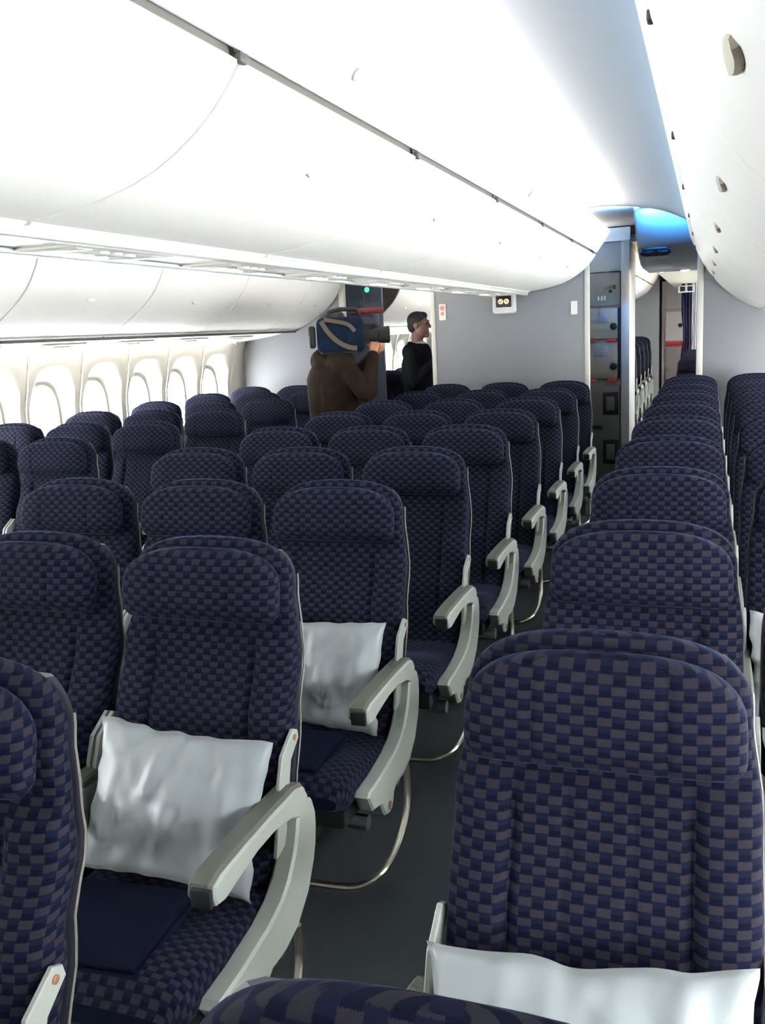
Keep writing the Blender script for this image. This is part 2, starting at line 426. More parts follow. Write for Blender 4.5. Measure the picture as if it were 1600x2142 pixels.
# fascias above the doors, cove troughs, undersides (trim)
TN = [0]
def trim(m, material=BINW, **k):
    TN[0] += 1; return struct(m.build('trim_%d' % TN[0], material, **k))
CF = [(.703, 2.135), (.735, 2.178), (.775, 2.235), (.806, 2.286), (.806, 2.305), (.69, 2.305), (.69, 2.14)]
for s in (1, -1):
    for a, b in ((Y0, YC-.01), (10.1, 16.0)): trim(MB().prism([(x*s, z) for x, z in CF], a, b))
RF = [(1.449, 2.128), (1.428, 2.165), (1.410, 2.205), (1.412, 2.228), (1.424, 2.234), (1.52, 2.234), (1.52, 2.14)]
trim(MB().prism(RF, Y0, YR-.005))
LF = [(-1.632, 2.10), (-1.60, 2.17), (-1.575, 2.215), (-1.58, 2.234), (-1.68, 2.234), (-1.70, 2.11)]
trim(MB().prism(LF, Y0, YL-.005)); trim(MB().prism(LF, 10.1, 16.0))
for x0, x1, y0, y1 in ((.40, .46, Y0, YC-.01), (-.46, -.40, Y0, YC-.01), (1.47, 1.53, Y0, YR-.01), (-1.68, -1.62, Y0, YL-.01)):
    trim(MB().box(x0, x1, y0, y1, 2.29 if abs(x0) < 1 else 2.236, 2.46))
for a, b in ((Y0, YC-.01), (10.1, 16.0)):
    trim(MB().box(-.115, .115, a, b, 1.846, 1.90, .004))
    trim(MB().prism([(-2.165, 1.672), (-2.165, 1.648), (-2.40, 1.604), (-2.66, 1.568), (-2.66, 1.60), (-2.40, 1.64)], a, b if a > 0 and a > 9 else YL-.005))
trim(MB().prism([(1.945, 1.655), (1.945, 1.632), (2.25, 1.585), (2.55, 1.552), (2.55, 1.59), (2.25, 1.62)], Y0, YR-.005))
# light rails (the bright strip beside the centre bin edge) and dark shadow gaps under the left bins
trim(MB().box(.112, .150, Y0, YC-.012, 1.834, 1.862, .008), WHITE)
trim(MB().box(-.150, -.112, Y0, YC-.012, 1.834, 1.862, .008), WHITE)
trim(MB().box(-2.176, -2.150, Y0, YL-.01, 1.628, 1.650, .003), mat('gap_dark_grey', (.09, .085, .08), .6))

# passenger service units on the centre underside
LENS = mat('reading_light_lens', (.9, .88, .8), .2, emit=(1, .93, .8), estr=1.0)
CROWS = [1.069+.8128*n for n in range(9)]
LROWS = [1.069+.4445+.8128*n for n in range(9)]
RROWS = [.536+.8128*n for n in range(10)]
def psu(loc, rot, label, group):
    e = empty('passenger_service_unit', loc); e.rotation_euler = rot
    MB().box(-.10, .10, -.22, .22, -.012, .0, .005).build('panel', mat('psu_panel_beige', (.62, .59, .53), .45), e)
    for k in (-1, 0, 1):
        l = MB(); n = 12
        rings = [[(-.045+r*math.cos(2*PI*j/n), k*.06+r*math.sin(2*PI*j/n), z) for j in range(n)] for r, z in ((.026, -.010), (.024, -.018), (.017, -.019))]
        l.loft(rings).build('reading_light', LENS, e)
        g = MB(); rings = [[(.045+r*math.cos(2*PI*j/n), k*.06+r*math.sin(2*PI*j/n), z) for j in range(n)] for r, z in ((.022, -.010), (.022, -.020), (.012, -.024))]
        g.loft(rings).build('air_nozzle', WHITE, e)
    for k in (-1, 1):
        MB().box(-.075, .075, k*.17-.035, k*.17+.035, -.015, -.011, .002).build('mask_flap', WHITE, e)
    return tag(e, label, 'service unit', group)
for n in range(1, 9):
    psu((0, CROWS[n]-.45, 1.848), (0, 0, 0), 'beige reading-light panel under the centre bins above the %s centre row from the partition' % ORD[8-n], 'service units under the centre bins')
for n in range(3, 9):
    psu((-2.42, LROWS[n]-.45, 1.604), (0, -.15, 0), 'reading-light panel under the left bins above the %s window row from the partition' % ORD[8-n], 'service units under the left bins')

# fascia screw cap seen on the centre bin fascia
for y, wd in ((2.26, 'nearer'), (4.62, 'farther')):
    m = MB(); c = Vector((.752, y, 2.200)); t = Vector((.57, 0, .82)); nn = Vector((.82, 0, -.57)); n = 14
    m.loft([[c+t*r*math.cos(2*PI*j/n)+Vector((0, 1, 0))*r*math.sin(2*PI*j/n)+nn*h for j in range(n)] for r, h in ((.016, -.002), (.016, .004), (.011, .006))])
    tag(m.build('fascia_cap', mat('cap_grey', (.40, .38, .36), .4)), 'small round grey cap on white panel above centre bins, %s one' % wd, 'cap', 'round caps on the bin fascia')

# ---------------------------------------------------------------- rear door zone
# sloping ceiling panel with twin oval vents behind a blue-lit slot
sl = [(8.06, 2.47), (8.12, 2.45), (8.25, 2.36), (8.45, 2.235), (8.70, 2.12), (8.95, 2.065), (9.2, 2.05), (10.1, 2.05), (10.1, 2.08), (9.2, 2.08), (8.9, 2.10), (8.66, 2.155), (8.4, 2.28), (8.2, 2.41), (8.06, 2.50)]
struct(MB().prism(sl, .97, 1.60, 'x', .01).build('ceiling', CEIL))
struct(MB().prism([(8.06, 2.53), (8.06, 2.485), (8.3, 2.475), (8.6, 2.47), (10.1, 2.46), (10.1, 2.50), (8.6, 2.51), (8.3, 2.52)], .40, .972, 'x').build('ceiling', CEIL))
struct(MB().prism([(8.36, 2.235), (10.1, 2.235), (10.1, 2.27), (8.36, 2.27)], -2.0, -.60, 'x').build('ceiling', mat('lav_ceiling', (.35, .36, .36), .6)))
struct(MB().prism([(8.2, 2.34), (10.1, 2.34), (10.1, 2.37), (8.2, 2.37)], -.60, .40, 'x').build('ceiling', CEIL))
v = empty('ceiling_vent', (1.115, 8.60, 2.160)); v.rotation_euler = (-.45, 0, 0)
def oval(hx, hy, n=28):
    return [(math.copysign(max(0, hx-hy), math.cos(2*PI*k/n))+hy*math.cos(2*PI*k/n), hy*math.sin(2*PI*k/n)) for k in range(n)]
def flat(prof, z0, z1, dx=0): return [[(x+dx, y, z) for x, y in prof] for z in (z0, z1)]
m = MB(); m.loft(flat(oval(.128, .062), -.012, .02)); m.build('surround', mat('vent_surround', (.012, .02, .03), .4), v)
for s in (-1, 1):
    m = MB(); m.loft([[(x+s*.062, y, z) for x, y in oval(.050, .046)] for z in (-.017, -.008)]); g = m.build('grille', DARK, v)
    for k in range(3):
        MB().box(s*.062-.04, s*.062+.04, -.028+k*.026, -.020+k*.026, -.021, -.016, .001).build('slat', mat('vent_slat', (.01, .015, .02), .4), g)
tag(v, 'dark oval twin vent on sloping blue-lit ceiling above right aisle', 'vent')
SPOT = mat('spot_lens', (1, .9, .7), .3, emit=(1, .86, .55), estr=14)
for (x, y, lab) in ((1.09, 10.35, 'small warm ceiling downlight at left end of far right aisle'), (1.33, 9.75, 'small warm ceiling downlight beside the right partition edge')):
    e = empty('downlight', (x, y, 2.05 if y < 10.1 else 2.08)); n = 16
    MB().loft([[(r*math.cos(2*PI*j/n), r*math.sin(2*PI*j/n), z) for j in range(n)] for r, z in ((.055, .0), (.055, -.008), (.042, -.010))]).build('bezel', WHITE, e)
    MB().loft([[(r*math.cos(2*PI*j/n), r*math.sin(2*PI*j/n), z) for j in range(n)] for r, z in ((.041, -.008), (.036, -.016), (.02, -.019))]).build('lens', SPOT, e)
    tag(e, lab, 'light', 'ceiling downlights')
struct(MB().box(.40, 1.02, 10.1, 16.4, 2.37, 2.44).build('ceiling', BINW))
struct(MB().box(1.02, 1.75, 10.1, 16.4, 2.08, 2.44).build('ceiling', mat('far_ceiling_beige', (.62, .58, .47), .6)))
struct(MB().box(-1.75, -.60, 10.1, 16.4, 2.46, 2.48).build('ceiling', CEIL))

# galley behind the centre partition
g = empty('galley_unit', (0, 9.4, 0))
MB().box(-.55, .765, .02, .65, 0, 2.33, .005).build('body', mat('galley_body', (0.222, 0.2294, 0.2146), .5), g)
MB().box(-.55, .775, -.012, .02, 2.055, 2.325, .004).build('header_panel', mat('galley_header', (0.37, 0.3848, 0.3922), .5), g)
MB().box(.765, .845, -.03, .655, 0, 2.33, .008).build('end_panel', mat('galley_end', (.50, .49, .46), .5), g)
CW = .31
OV = mat('oven_door', (0.2564, 0.2368, 0.1732), .4); OVG = mat('oven_label', (.22, .23, .27), .3); CART = mat('cart_grey', (0.0962, 0.0962, 0.0888), .5)
for c in range(4):
    x1 = .755-c*CW; x0 = x1-CW+.012
    d = MB().box(x0, x1, -.015, .02, 1.74, 2.045, .005).build('locker_door', GREYP, g)
    MB().box(x1-.10, x1-.075, -.028, -.013, 1.86, 1.885, .003).build('lock', DARK, d)
    MB().box(x1-.055, x1-.042, -.024, -.013, 1.89, 1.93, .002).build('latch', DARK, d)
    for k in range(3): MB().box(x0+.09+k*.03, x0+.105+k*.03, -.018, -.013, 1.79, 1.83, .001).build('placard', WHITE, d)
    for (z0, z1) in ((1.43, 1.715), (1.05, 1.39)):
        d = MB().box(x0, x1-.02, -.02, .02, z0, z1, .006).build('oven_door', OV, g)
        MB().box(x0+.06, x0+.19, -.025, -.018, z1-.13, z1-.03, .003).build('label_plate', OVG, d)
        k = MB(); n = 14
        k.loft([[(x1-.06+r*math.cos(2*PI*j/n), y, z0+.115+r*math.sin(2*PI*j/n)) for j in range(n)] for r, y in ((.034, -.018), (.032, -.036), (.022, -.040))]).build('knob', DARK, d)
        MB().box(x0, x0+.07, -.032, -.015, z0-.030, z0-.005, .004).build('red_latch', RED, d)
        MB().box(x1-.12, x1-.03, -.032, -.015, z0-.030, z0-.003, .004).build('red_latch', RED, d)
    MB().box(x1-.018, x1, -.02, .02, 1.05, 1.72, .003).build('divider', DARK, g)
for c in range(4):
    x1 = .752-c*CW; x0 = x1-CW+.014
    t = empty('service_cart', ((x0+x1)/2, 9.4, 0)); hw = (x1-x0)/2
    MB().box(-hw, hw, -.03, .018, .06, .985, .008).build('cart_body', CART, t)
    for z0, z1 in ((.70, .92), (.22, .46)):
        MB().box(-.01, hw-.01, -.042, -.028, z0, z1, .006).build('bumper_frame', DARK, t)
        MB().box(.025, hw-.045, -.048, -.040, z0+.045, z1-.045, .004).build('vent_plate', CART, t)
    MB().box(-hw+.03, -.02, -.050, -.028, .57, .60, .004).build('handle', DARK, t)
    for s in (-1, 1): MB().tube([(s*(hw-.04)-.012, .0, .03), (s*(hw-.04)+.012, .0, .03)], .03, 12).build('wheel', DARK, t)
    tag(t, 'dark grey service cart in the galley, %s from right end panel' % ORD[c], 'service cart', 'galley service carts')
MB().box(-.55, .845, .02, .06, 2.325, 2.455, .003).build('added_soffit', BINW, g)  # added white panel closing off the dark recess above the header
MB().box(.05, .84, -.055, .02, 2.325, 2.338, .003).build('added_lamp_ledge', BINW, g)  # made-up ledge carrying the added ceiling fill
tag(g, 'grey galley unit with oven doors and red latches behind centre partition', 'galley')
struct(MB().box(-.55, .845, 10.06, 10.1, 0, 2.33).build('wall_galley_back', BULK))

# far end of the next cabin: galley, curtain, exit sign
struct(MB().box(-2.7, .78, 16.45, 16.5, 0, 2.5).build('wall_far', BULK))
g = empty('galley_unit', (0, 16.9, 0)); PINK = mat('far_galley_panel', (0.4588, 0.4144, 0.4144), .5)
MB().box(.80, 1.62, 0, .5, 0, 2.2, .01).build('body', PINK, g)
d = MB().box(.86, 1.20, -.02, .005, 1.75, 2.02, .005).build('locker_door', PINK, g)
d = MB().box(.86, 1.20, -.02, .005, 1.22, 1.70, .005).build('oven_door', mat('far_oven', (.75, .70, .70), .5), g)
MB().tube([(1.10, -.045, 1.47), (1.10, -.015, 1.47)], .035, 10).build('knob', DARK, d)
MB().box(.86, 1.36, -.04, .005, 1.13, 1.20, .006).build('red_latch', RED, g)
for k in range(2): MB().box(.86+k*.26, 1.09+k*.26, -.025, .005, .12, 1.10, .006).build('cart_front', mat('far_cart', (.30, .25, .24), .5), g)
tag(g, 'distant pale galley with red latch at far end of right aisle', 'galley')
def curtain(name, x0, x1, y, z0, z1, material, label):
    m = MB(); rings = []
    for z in [z0+(z1-z0)*k/10 for k in range(11)]:
        fr = []; bk = []
        for j in range(25):
            u = j/24; x = x0+(x1-x0)*u; yy = y+.025*math.sin(u*PI*7)+.006*math.sin(z*6)
            pin = 1-.35*math.exp(-((z-1.35)/.12)**2)
            x = x1+(x-x1)*pin
            fr.append((x, yy, z)); bk.append((x, yy+.008, z))
        rings.append(fr+bk[::-1])
    return tag(m.loft(rings).build(name, material), label, 'curtain')
curtain('curtain', 1.17, 1.31, 14.8, .02, 2.08, mat('navy_curtain', (.02, .02, .07), .9), 'dark navy curtain tied back at far end of right aisle')
curtain('curtain', 1.315, 1.385, 14.7, .7, 2.08, mat('pale_curtain', (.75, .72, .80), .9), 'narrow pale lilac curtain beside the navy one at far aisle end')
s = empty('exit_sign', (1.24, 14.5, 1.995)); MB().box(-.11, .11, -.02, .02, -.05, .05, .01).build('housing', WHITE, s)
for k in (-1, 1): MB().box(k*.05-.035, k*.05+.035, -.026, -.018, -.033, .033, .008).build('dark_window', DARK, s)
MB().box(-.01, .01, -.01, .01, .05, .09).build('hanger', WHITE, s)
tag(s, 'small white sign box with two dark windows hanging at far aisle end', 'sign')

# lavatory wall with green light behind the left partition
l = MB().box(-1.98, -1.50, 9.0, 9.04, 0, 2.235, .006).build('wall_lavatory', mat('lavatory_blue_grey', (0.1628, 0.185, 0.2516), .5)); struct(l)
MB().box(-1.72, -1.53, 8.992, 9.0, 1.66, 1.88, .004).build('placard', mat('lav_placard', (.26, .29, .37), .4), l)
gi = empty('indicator_light', (-1.645, 8.995, 2.012)); n = 16
MB().loft([[(r*math.cos(2*PI*j/n), y, r*math.sin(2*PI*j/n)) for j in range(n)] for r, y in ((.03, .004), (.03, -.006))]).build('bezel', mat('ind_bezel', (.1, .12, .12), .4), gi)
MB().loft([[(r*math.cos(2*PI*j/n), y, r*math.sin(2*PI*j/n)) for j in range(n)] for r, y in ((.026, -.004), (.022, -.014), (.01, -.018))]).build('lens', mat('green_lens', (.05, .7, .25), .3, emit=(.05, 1, .28), estr=2.2), gi)
tag(gi, 'round glowing green indicator light high on lavatory wall', 'light')

# things on the centre partition
s = empty('lit_sign', (-.046, YC, 1.782))
def rrect(hx, hz, r, n=6):
    out = []
    for cx, cz, a0 in ((hx-r, hz-r, 0), (-hx+r, hz-r, PI/2), (-hx+r, -hz+r, PI), (hx-r, -hz+r, 3*PI/2)):
        out += [(cx+r*math.cos(a0+PI/2*k/n), cz+r*math.sin(a0+PI/2*k/n)) for k in range(n+1)]
    return out
m = MB(); P0 = rrect(.094, .085, .025); P1 = rrect(.088, .079, .022)
m.loft([[(x, -.001, z) for x, z in P0], [(x, -.05, z) for x, z in P0], [(x, -.058, z) for x, z in P1]]); m.build('housing', WHITE, s)
MB().loft([[(x, y, z+.012) for x, z in rrect(.064, .046, .006)] for y in (-.056, -.062)]).build('screen', mat('sign_screen', (.012, .009, .006), .25), s)
AMB = mat('amber_icon', (.9, .6, .2), .4, emit=(1, .72, .30), estr=1.6)
for k in (-1, 1):     # two pictograms: ring with a slash, and a belt-like ring
    n = 20; m = MB(); rr = []
    for r, y in ((.020, -.0615), (.020, -.0645), (.013, -.0645), (.013, -.0615)): rr.append([(k*.024+r*math.cos(2*PI*j/n), y, .012+r*math.sin(2*PI*j/n)) for j in range(n)])
    m.loft(rr+[rr[0]], True, False); ic = m.build('pictogram', AMB, s)
    a = k*.8; c, sn = math.cos(a), math.sin(a)
    MB().add([(k*.024+u*c-w*sn, y, .012+u*sn+w*c) for y in (-.0615, -.0645) for u, w in ((-.018, -.003), (.018, -.003), (.018, .003), (-.018, .003))], [(0, 1, 2, 3), (4, 5, 6, 7), (0, 1, 5, 4), (1, 2, 6, 5), (2, 3, 7, 6), (3, 0, 4, 7)]).build('bar', AMB, ic)
tag(s, 'white framed sign box with amber pictograms on centre partition', 'sign')
pz = empty('placard', (-.585, YC, 1.735)); MB().loft([[(x, y, z) for x, z in rrect(.029, .067, .006)] for y in (-.001, -.006)]).build('plate', mat('placard_white', (.72, .70, .66), .5), pz)
n = 16
MB().loft([[(r*math.cos(2*PI*j/n), y, .035+r*math.sin(2*PI*j/n)) for j in range(n)] for r, y in ((.022, -.005), (.022, -.008))]).build('red_disc', mat('pale_red_print', (.60, .22, .18), .5), pz)
MB().loft([[(r*math.cos(2*PI*j/n), y, -.012+r*math.sin(2*PI*j/n)) for j in range(n)] for r, y in ((.016, -.005), (.016, -.008))]).build('red_disc', MATS['pale_red_print'], pz)
tag(pz, 'white placard with pale red symbols at left of centre partition', 'placard')
pz = empty('placard', (.52, YC, 1.715)); MB().loft([[(x, y, z) for x, z in rrect(.026, .053, .006)] for y in (-.001, -.006)]).build('plate', mat('placard_cream', (.74, .73, .66), .5), pz)
tag(pz, 'plain cream placard at right of centre partition', 'placard')

# ---------------------------------------------------------------- seats (local: x lateral, -y front, origin on the floor below the top edge)
NP = 132
YF = [(.40, -.285), (.50, -.235), (.62, -.19), (.75, -.145), (.90, -.085), (1.0, -.055), (1.08, -.040), (1.15, -.030)]
TH = [(.40, .10), (.60, .10), (.85, .085), (1.0, .065), (1.15, .055)]
HWT = [(.40, .200), (.50, .214), (.68, .222), (.90, .219), (1.03, .204)]
def bw(z):
    if z <= 1.03: return interp(z, HWT)
    t = min(1, (z-1.03)/.12); return max(.012, .204*(1-t**3.2)**(1/2.6))
def back_y(z): return interp(z, YF)
def bump(d, wd): return math.exp(-(d/wd)**2)
def backrest():
    zs = [.40+.60*k/34 for k in range(34)]+[1.0+.15*math.sin(PI/2*k/16) for k in range(17)]
    rings = []; per = []
    for z in zs:
        th = interp(z, TH); w = bw(z)
        if z > 1.10: th *= math.sqrt(max(.05, 1-((z-1.10)/.05)**2*.9))
        yc = back_y(z)+interp(z, TH)/2
        pts, L = sring(w, th/2, NP, 4.2); per.append(L); ring = []
        for x, y in pts:
            yy = y
            if y < 0:
                k = min(1, -y/(th/2)*1.0)
                # side bolsters, sewn channels and cross seams
                lo = 1/(1+math.exp((z-.93)/.012))
                yy -= k*.012*(1/(1+math.exp(-(abs(x)-.135)/.010)))*lo*interp(z, [(.42, 0), (.55, 1)])
                yy += k*(.013*bump(abs(x)-.128, .008)+.004*bump(abs(x)-.048, .007))*lo
                yy += k*.006*(bump(z-.80, .009)+bump(z-.685, .009))*(1 if abs(x) < .128 else 0)
                yy -= k*.010*bump(z-.60, .07)*bump(x, .16)
                yy += k*.014*bump(z-.955, .022)
            ring.append((x, yc+yy, z))
        rings.append(ring)
    arc = [0]
    for a, b in zip(zs, zs[1:]): arc.append(arc[-1]+math.hypot(b-a, back_y(b)-back_y(a)))
    return MB().loft(rings, True, True, lambda i, j: ((j/NP-.5)*per[i], arc[i]))
def headrest():
    zs = []; rings = []; per = []; ws = []
    zb, zt = .974, 1.136; n = 26
    for k in range(n+1):
        a = -PI/2+PI*k/n; z = (zb+zt)/2+(zt-zb)/2*math.sin(a)
        s = (z-zb)/(zt-zb)
        top = max(0, (z-1.03)/(zt-1.03)); w = .195*(max(0, 1-top**3.2))**(1/2.6)
        bot = max(0, (1.004-z)/(1.004-zb)); w = min(w, .195*(max(0, 1-.10*bot**2)))
        w = max(w, .02)
        th = .088*(max(.02, 1-abs(2*s-1)**3.2))**.5
        yc = back_y(z)-.026-.004*math.sin(s*PI)
        pts, L = sring(w, max(.006, th/2), NP, 3.4); per.append(L); zs.append(z)
        rings.append([(x, yc+y+(.004*bump(abs(x)-.092, .004)*(1 if y < 0 else 0)), z) for x, y in pts])
    return MB().loft(rings, True, True, lambda i, j: ((j/NP-.5)*per[i], zs[i]*1.05))
def cushion():
    ys = [-.20-.48*k/24 for k in range(20)]+[-.58-.085*math.sin(PI/2*k/8) for k in range(1, 9)]
    ys = sorted(set(ys), reverse=True); ys = [y for y in ys if y >= -.6651]
    rings = []; per = []
    for y in ys:
        zt = interp(-y, [(.20, .445), (.36, .452), (.55, .478), (.62, .476), (.665, .44)])
        zb = interp(-y, [(.20, .365), (.5, .355), (.6, .365), (.665, .40)])
        w = interp(-y, [(.2, .215), (.45, .222), (.6, .220), (.665, .205)])
        pts, L = sring(w, (zt-zb)/2, NP, 4.5); per.append(L)
        rings.append([(x, y, (zt+zb)/2-z2+(-.010*bump(x, .12)*bump(y+.38, .12) if z2 < 0 else 0)) for x, z2 in pts])
    return MB().loft(rings, True, True, lambda i, j: ((j/NP-.5)*per[i], ys[i]))
def shell():
    zs = [.40+.62*k/14 for k in range(14)]+[1.02+.095*math.sin(PI/2*k/12) for k in range(13)]
    rings = []
    for z in zs:
        w = bw(z)-.008; th = .022; yc = back_y(z)+interp(z, TH)+.004
        if z > 1.12: th *= .8
        pts, L = sring(max(w, .02), th/2, 40, 5)
        rings.append([(x, yc+y, z) for x, y in pts])
    return MB().loft(rings)
BRACKET = [(-.150, .600), (-.112, .585), (-.098, .55), (-.097, .518), (-.105, .475), (-.119, .442), (-.159, .385), (-.224, .340), (-.291, .325), (-.355, .328), (-.372, .318), (-.380, .298), (-.395, .281), (-.418, .276), (-.445, .284), (-.462, .300), (-.480, .333), (-.541, .348), (-.575, .400), (-.560, .412), (-.471, .414), (-.352, .426), (-.290, .443), (-.250, .468), (-.214, .510), (-.196, .548), (-.186, .580)]
PADP = [(-.135, .605), (-.150, .630), (-.185, .641), (-.30, .645), (-.42, .645), (-.520, .642), (-.548, .634), (-.553, .615), (-.545, .594), (-.515, .588), (-.455, .597), (-.38, .606), (-.30, .605), (-.22, .590), (-.182, .572), (-.145, .578)]
PADT = [(-.128, .612), (-.146, .636), (-.185, .648), (-.30, .652), (-.42, .652), (-.522, .649), (-.554, .640), (-.561, .616), (-.552, .604), (-.52, .622), (-.30, .630), (-.18, .625)]
LEVER = [(-.128, .752), (-.108, .742), (-.104, .724), (-.150, .690), (-.166, .64), (-.182, .58), (-.205, .52), (-.250, .51), (-.226, .60), (-.214, .66), (-.190, .715)]
MIDP = [(-.14, .60), (-.16, .628), (-.30, .634), (-.48, .634), (-.52, .622), (-.525, .600), (-.50, .582), (-.30, .578), (-.20, .560), (-.17, .50), (-.16, .44), (-.12, .44), (-.125, .54)]
def screw(x, y, z, s, r=.009):
    n = 10; m = MB()
    m.loft([[(x+s*h, y+rr*math.cos(2*PI*j/n), z+rr*math.sin(2*PI*j/n)) for j in range(n)] for rr, h in ((r, -.001), (r, .0025), (r*.6, .0035))])
    return m
COPPER = mat('copper_screw', (.42, .22, .13), .4, metal=.6)
def end_arm(e, s):
    xa, xb = (.216, .262) if s > 0 else (-.262, -.216)
    b = MB().prism(BRACKET, xa, xb, 'x', .006).build('armrest_bracket', ARM, e)
    screw(.262*s, -.418, .302, s, .012).build('screw', COPPER, b)
    p = MB().prism(PADP, xa+.002, xb+.001, 'x', .005).build('armrest', ARM, e)
    MB().prism(PADT, xa-.008, xb-.006, 'x', .006).build('arm_pad', PAD, p)
    MB().box(xa+.002, xb-.002, -.566, -.552, .596, .634, .005).build('end_cap', DARK, p)
def mid_arm(e, s):
    xa, xb = s*.239-.021, s*.239+.021
    p = MB().prism(MIDP, xa, xb, 'x', .006).build('armrest', ARM, e)
    MB().prism(PADT, xa-.002, xb+.002, 'x', .006).build('arm_pad', PAD, p)
def make_seat(kind):
    e = empty('airline_seat')
    backrest().build('backrest', FAB, e); h = headrest().build('headrest', FAB, e)
    cushion().build('seat_cushion', FAB, e); shell().build('back_shell', SHELL, e)
    zz = [.42+.58*k/16 for k in range(16)]+[1.0+.148*math.sin(PI/2*k/14) for k in range(15)]
    lft = [(-bw(z)-.0005, back_y(z)+interp(z, TH)*.93, z) for z in zz]
    for sg in (1, -1):
        MB().tube([(x*sg, y, z) for x, y, z in lft if z < 1.075], .0026, 6).build('piping', mat('seat_edge_piping', (0.148, 0.1332, 0.1147), .5), e)
    for s in (-1, 1):
        x0 = .2255*s
        l = MB().prism(LEVER, min(x0, x0+.010*s), max(x0, x0+.010*s), 'x', .002).build('hinge_bracket', ARM, e)
        screw(.2355*s, -.128, .733, s, .007).build('screw', COPPER, l)
    if kind == 'first': end_arm(e, -1)
    if kind in ('middle', 'last'): mid_arm(e, -1)
    if kind == 'last': end_arm(e, 1)
    MB().box(-.20, .20, -.60, -.19, .315, .368, .01).build('seat_pan', DARK, e)
    for y in (-.52, -.26): MB().tube([(-.236, y, .30), (.236, y, .30)], .022, 10).build('cross_tube', STEEL, e)
    lx = {'first': .10, 'middle': 0.0, 'last': -.10}[kind]
    MB().tube([(lx, -.52, .30), (lx, -.50, .15), (lx, -.49, .012)], [.018, .016, .018], 8).build('front_leg', STEEL, e)
    MB().tube([(lx, -.26, .30), (lx, -.16, .16), (lx, -.08, .012)], [.018, .016, .018], 8).build('rear_leg', STEEL, e)
    MB().box(lx-.025, lx+.025, -.54, -.03, 0, .014, .003).build('floor_track_foot', DARK, e)
    pth = [(-.236, -.50, .080), (-.12, -.50, .080), (0, -.50, .080), (.12, -.50, .082)]
    if kind == 'last': pth += [(.175, -.497, .086), (.215, -.480, .098), (.243, -.440, .113), (.252, -.38, .127), (.250, -.30, .143), (.246, -.23, .175), (.240, -.19, .23), (.236, -.18, .31)]
    else: pth += [(.236, -.50, .080)]
    if kind == 'first': pth = [(-x, y, z) for x, y, z in [(.236, -.50, .08), (.12, -.50, .082), (.175, -.497, .086), (.215, -.480, .098), (.243, -.440, .113), (.252, -.38, .127), (.250, -.30, .143), (.246, -.23, .175), (.240, -.19, .23), (.236, -.18, .31)] if x != .236 or z != .08] ; 
    if kind == 'first': pth = [(.236, -.50, .08), (0, -.50, .08)]+pth
    MB().tube([tuple(q) for q in catmull(pth, 4)], .0105, 10).build('luggage_bar', CHROME, e)
    return e
PROTO = {}
def seat(kind, x, y, label, group):
    if kind not in PROTO: e = PROTO[kind] = make_seat(kind)
    else: e = copy_tree(PROTO[kind])
    e.location = (x, y, 0)
    return tag(e, label, 'seat', group)
S = .478
CX = [-S, 0, S]; LX = [-2.491, -2.013, -1.535]; RX = [1.422, 1.90, 2.37]
KIND = ['first', 'middle', 'last']
def rowname(n, last):
    k = last-n
    return 'in the last row by the partition' if k == 0 else '%s row forward of the last one' % ORD[k-1]
CC = ['left-hand', 'middle', 'right-hand aisle']
for n in range(9):
    for c in range(3):
        if (n == 0 and c < 2) or (n == 1 and c < 1): continue
        lab = 'navy checked seat of centre block, %s seat, %s' % (CC[c], rowname(n, 8))
        if (n, c) == (0, 2): lab = 'navy checked seat cut off at left frame edge in the foreground'
        if (n, c) == (1, 2): lab = 'nearest whole centre-block aisle seat, white pillow and dark blanket on it'
        if (n, c) == (1, 1): lab = 'navy seat at left edge next to the nearest pillow-and-blanket aisle seat'
        seat(KIND[c], CX[c], CROWS[n], lab, 'economy seats of the centre block')
LC = ['window', 'middle', 'aisle']
for n in range(3, 9):
    for c in range(3):
        if n == 3 and c == 0: continue
        seat(KIND[c], LX[c], LROWS[n], 'navy seat of left window block, %s seat, %s' % (LC[c], rowname(n, 8)), 'economy seats of the left window block')
RC = ['aisle', 'middle', 'window']
for n in range(10):
    for c in range(2):
        if c == 1 and n < 2: continue
        lab = 'navy seat of right block, %s seat, %s' % (RC[c], rowname(n, 9))
        if (n, c) == (0, 0): lab = 'nearest seat of all, only its rounded top at bottom edge'
        if (n, c) == (1, 0): lab = 'large foreground navy checked seat at right with white pillow at its foot'
        seat(KIND[c], RX[c]-(.022 if n == 0 else 0), RROWS[n], lab, 'economy seats of the right block')
for k in range(7): seat('last', S, 10.85+.8128*k, 'navy aisle seat in the next cabin beyond the galley, %s row' % ORD[k], 'seats of the next cabin').scale = (1, 1, 1.16)
for k in range(4): seat('first', 1.422, 11.6+.8128*k, 'navy seat right of the far aisle in next cabin, %s row' % ORD[k], 'seats right of the far aisle')
for k in range(3):
    for c in (1, 2): seat(KIND[c], LX[c], 10.6+.8128*k, 'navy seat in next cabin left block, %s seat, %s row past lavatory' % (LC[c], ORD[k]), 'left seats of the next cabin')

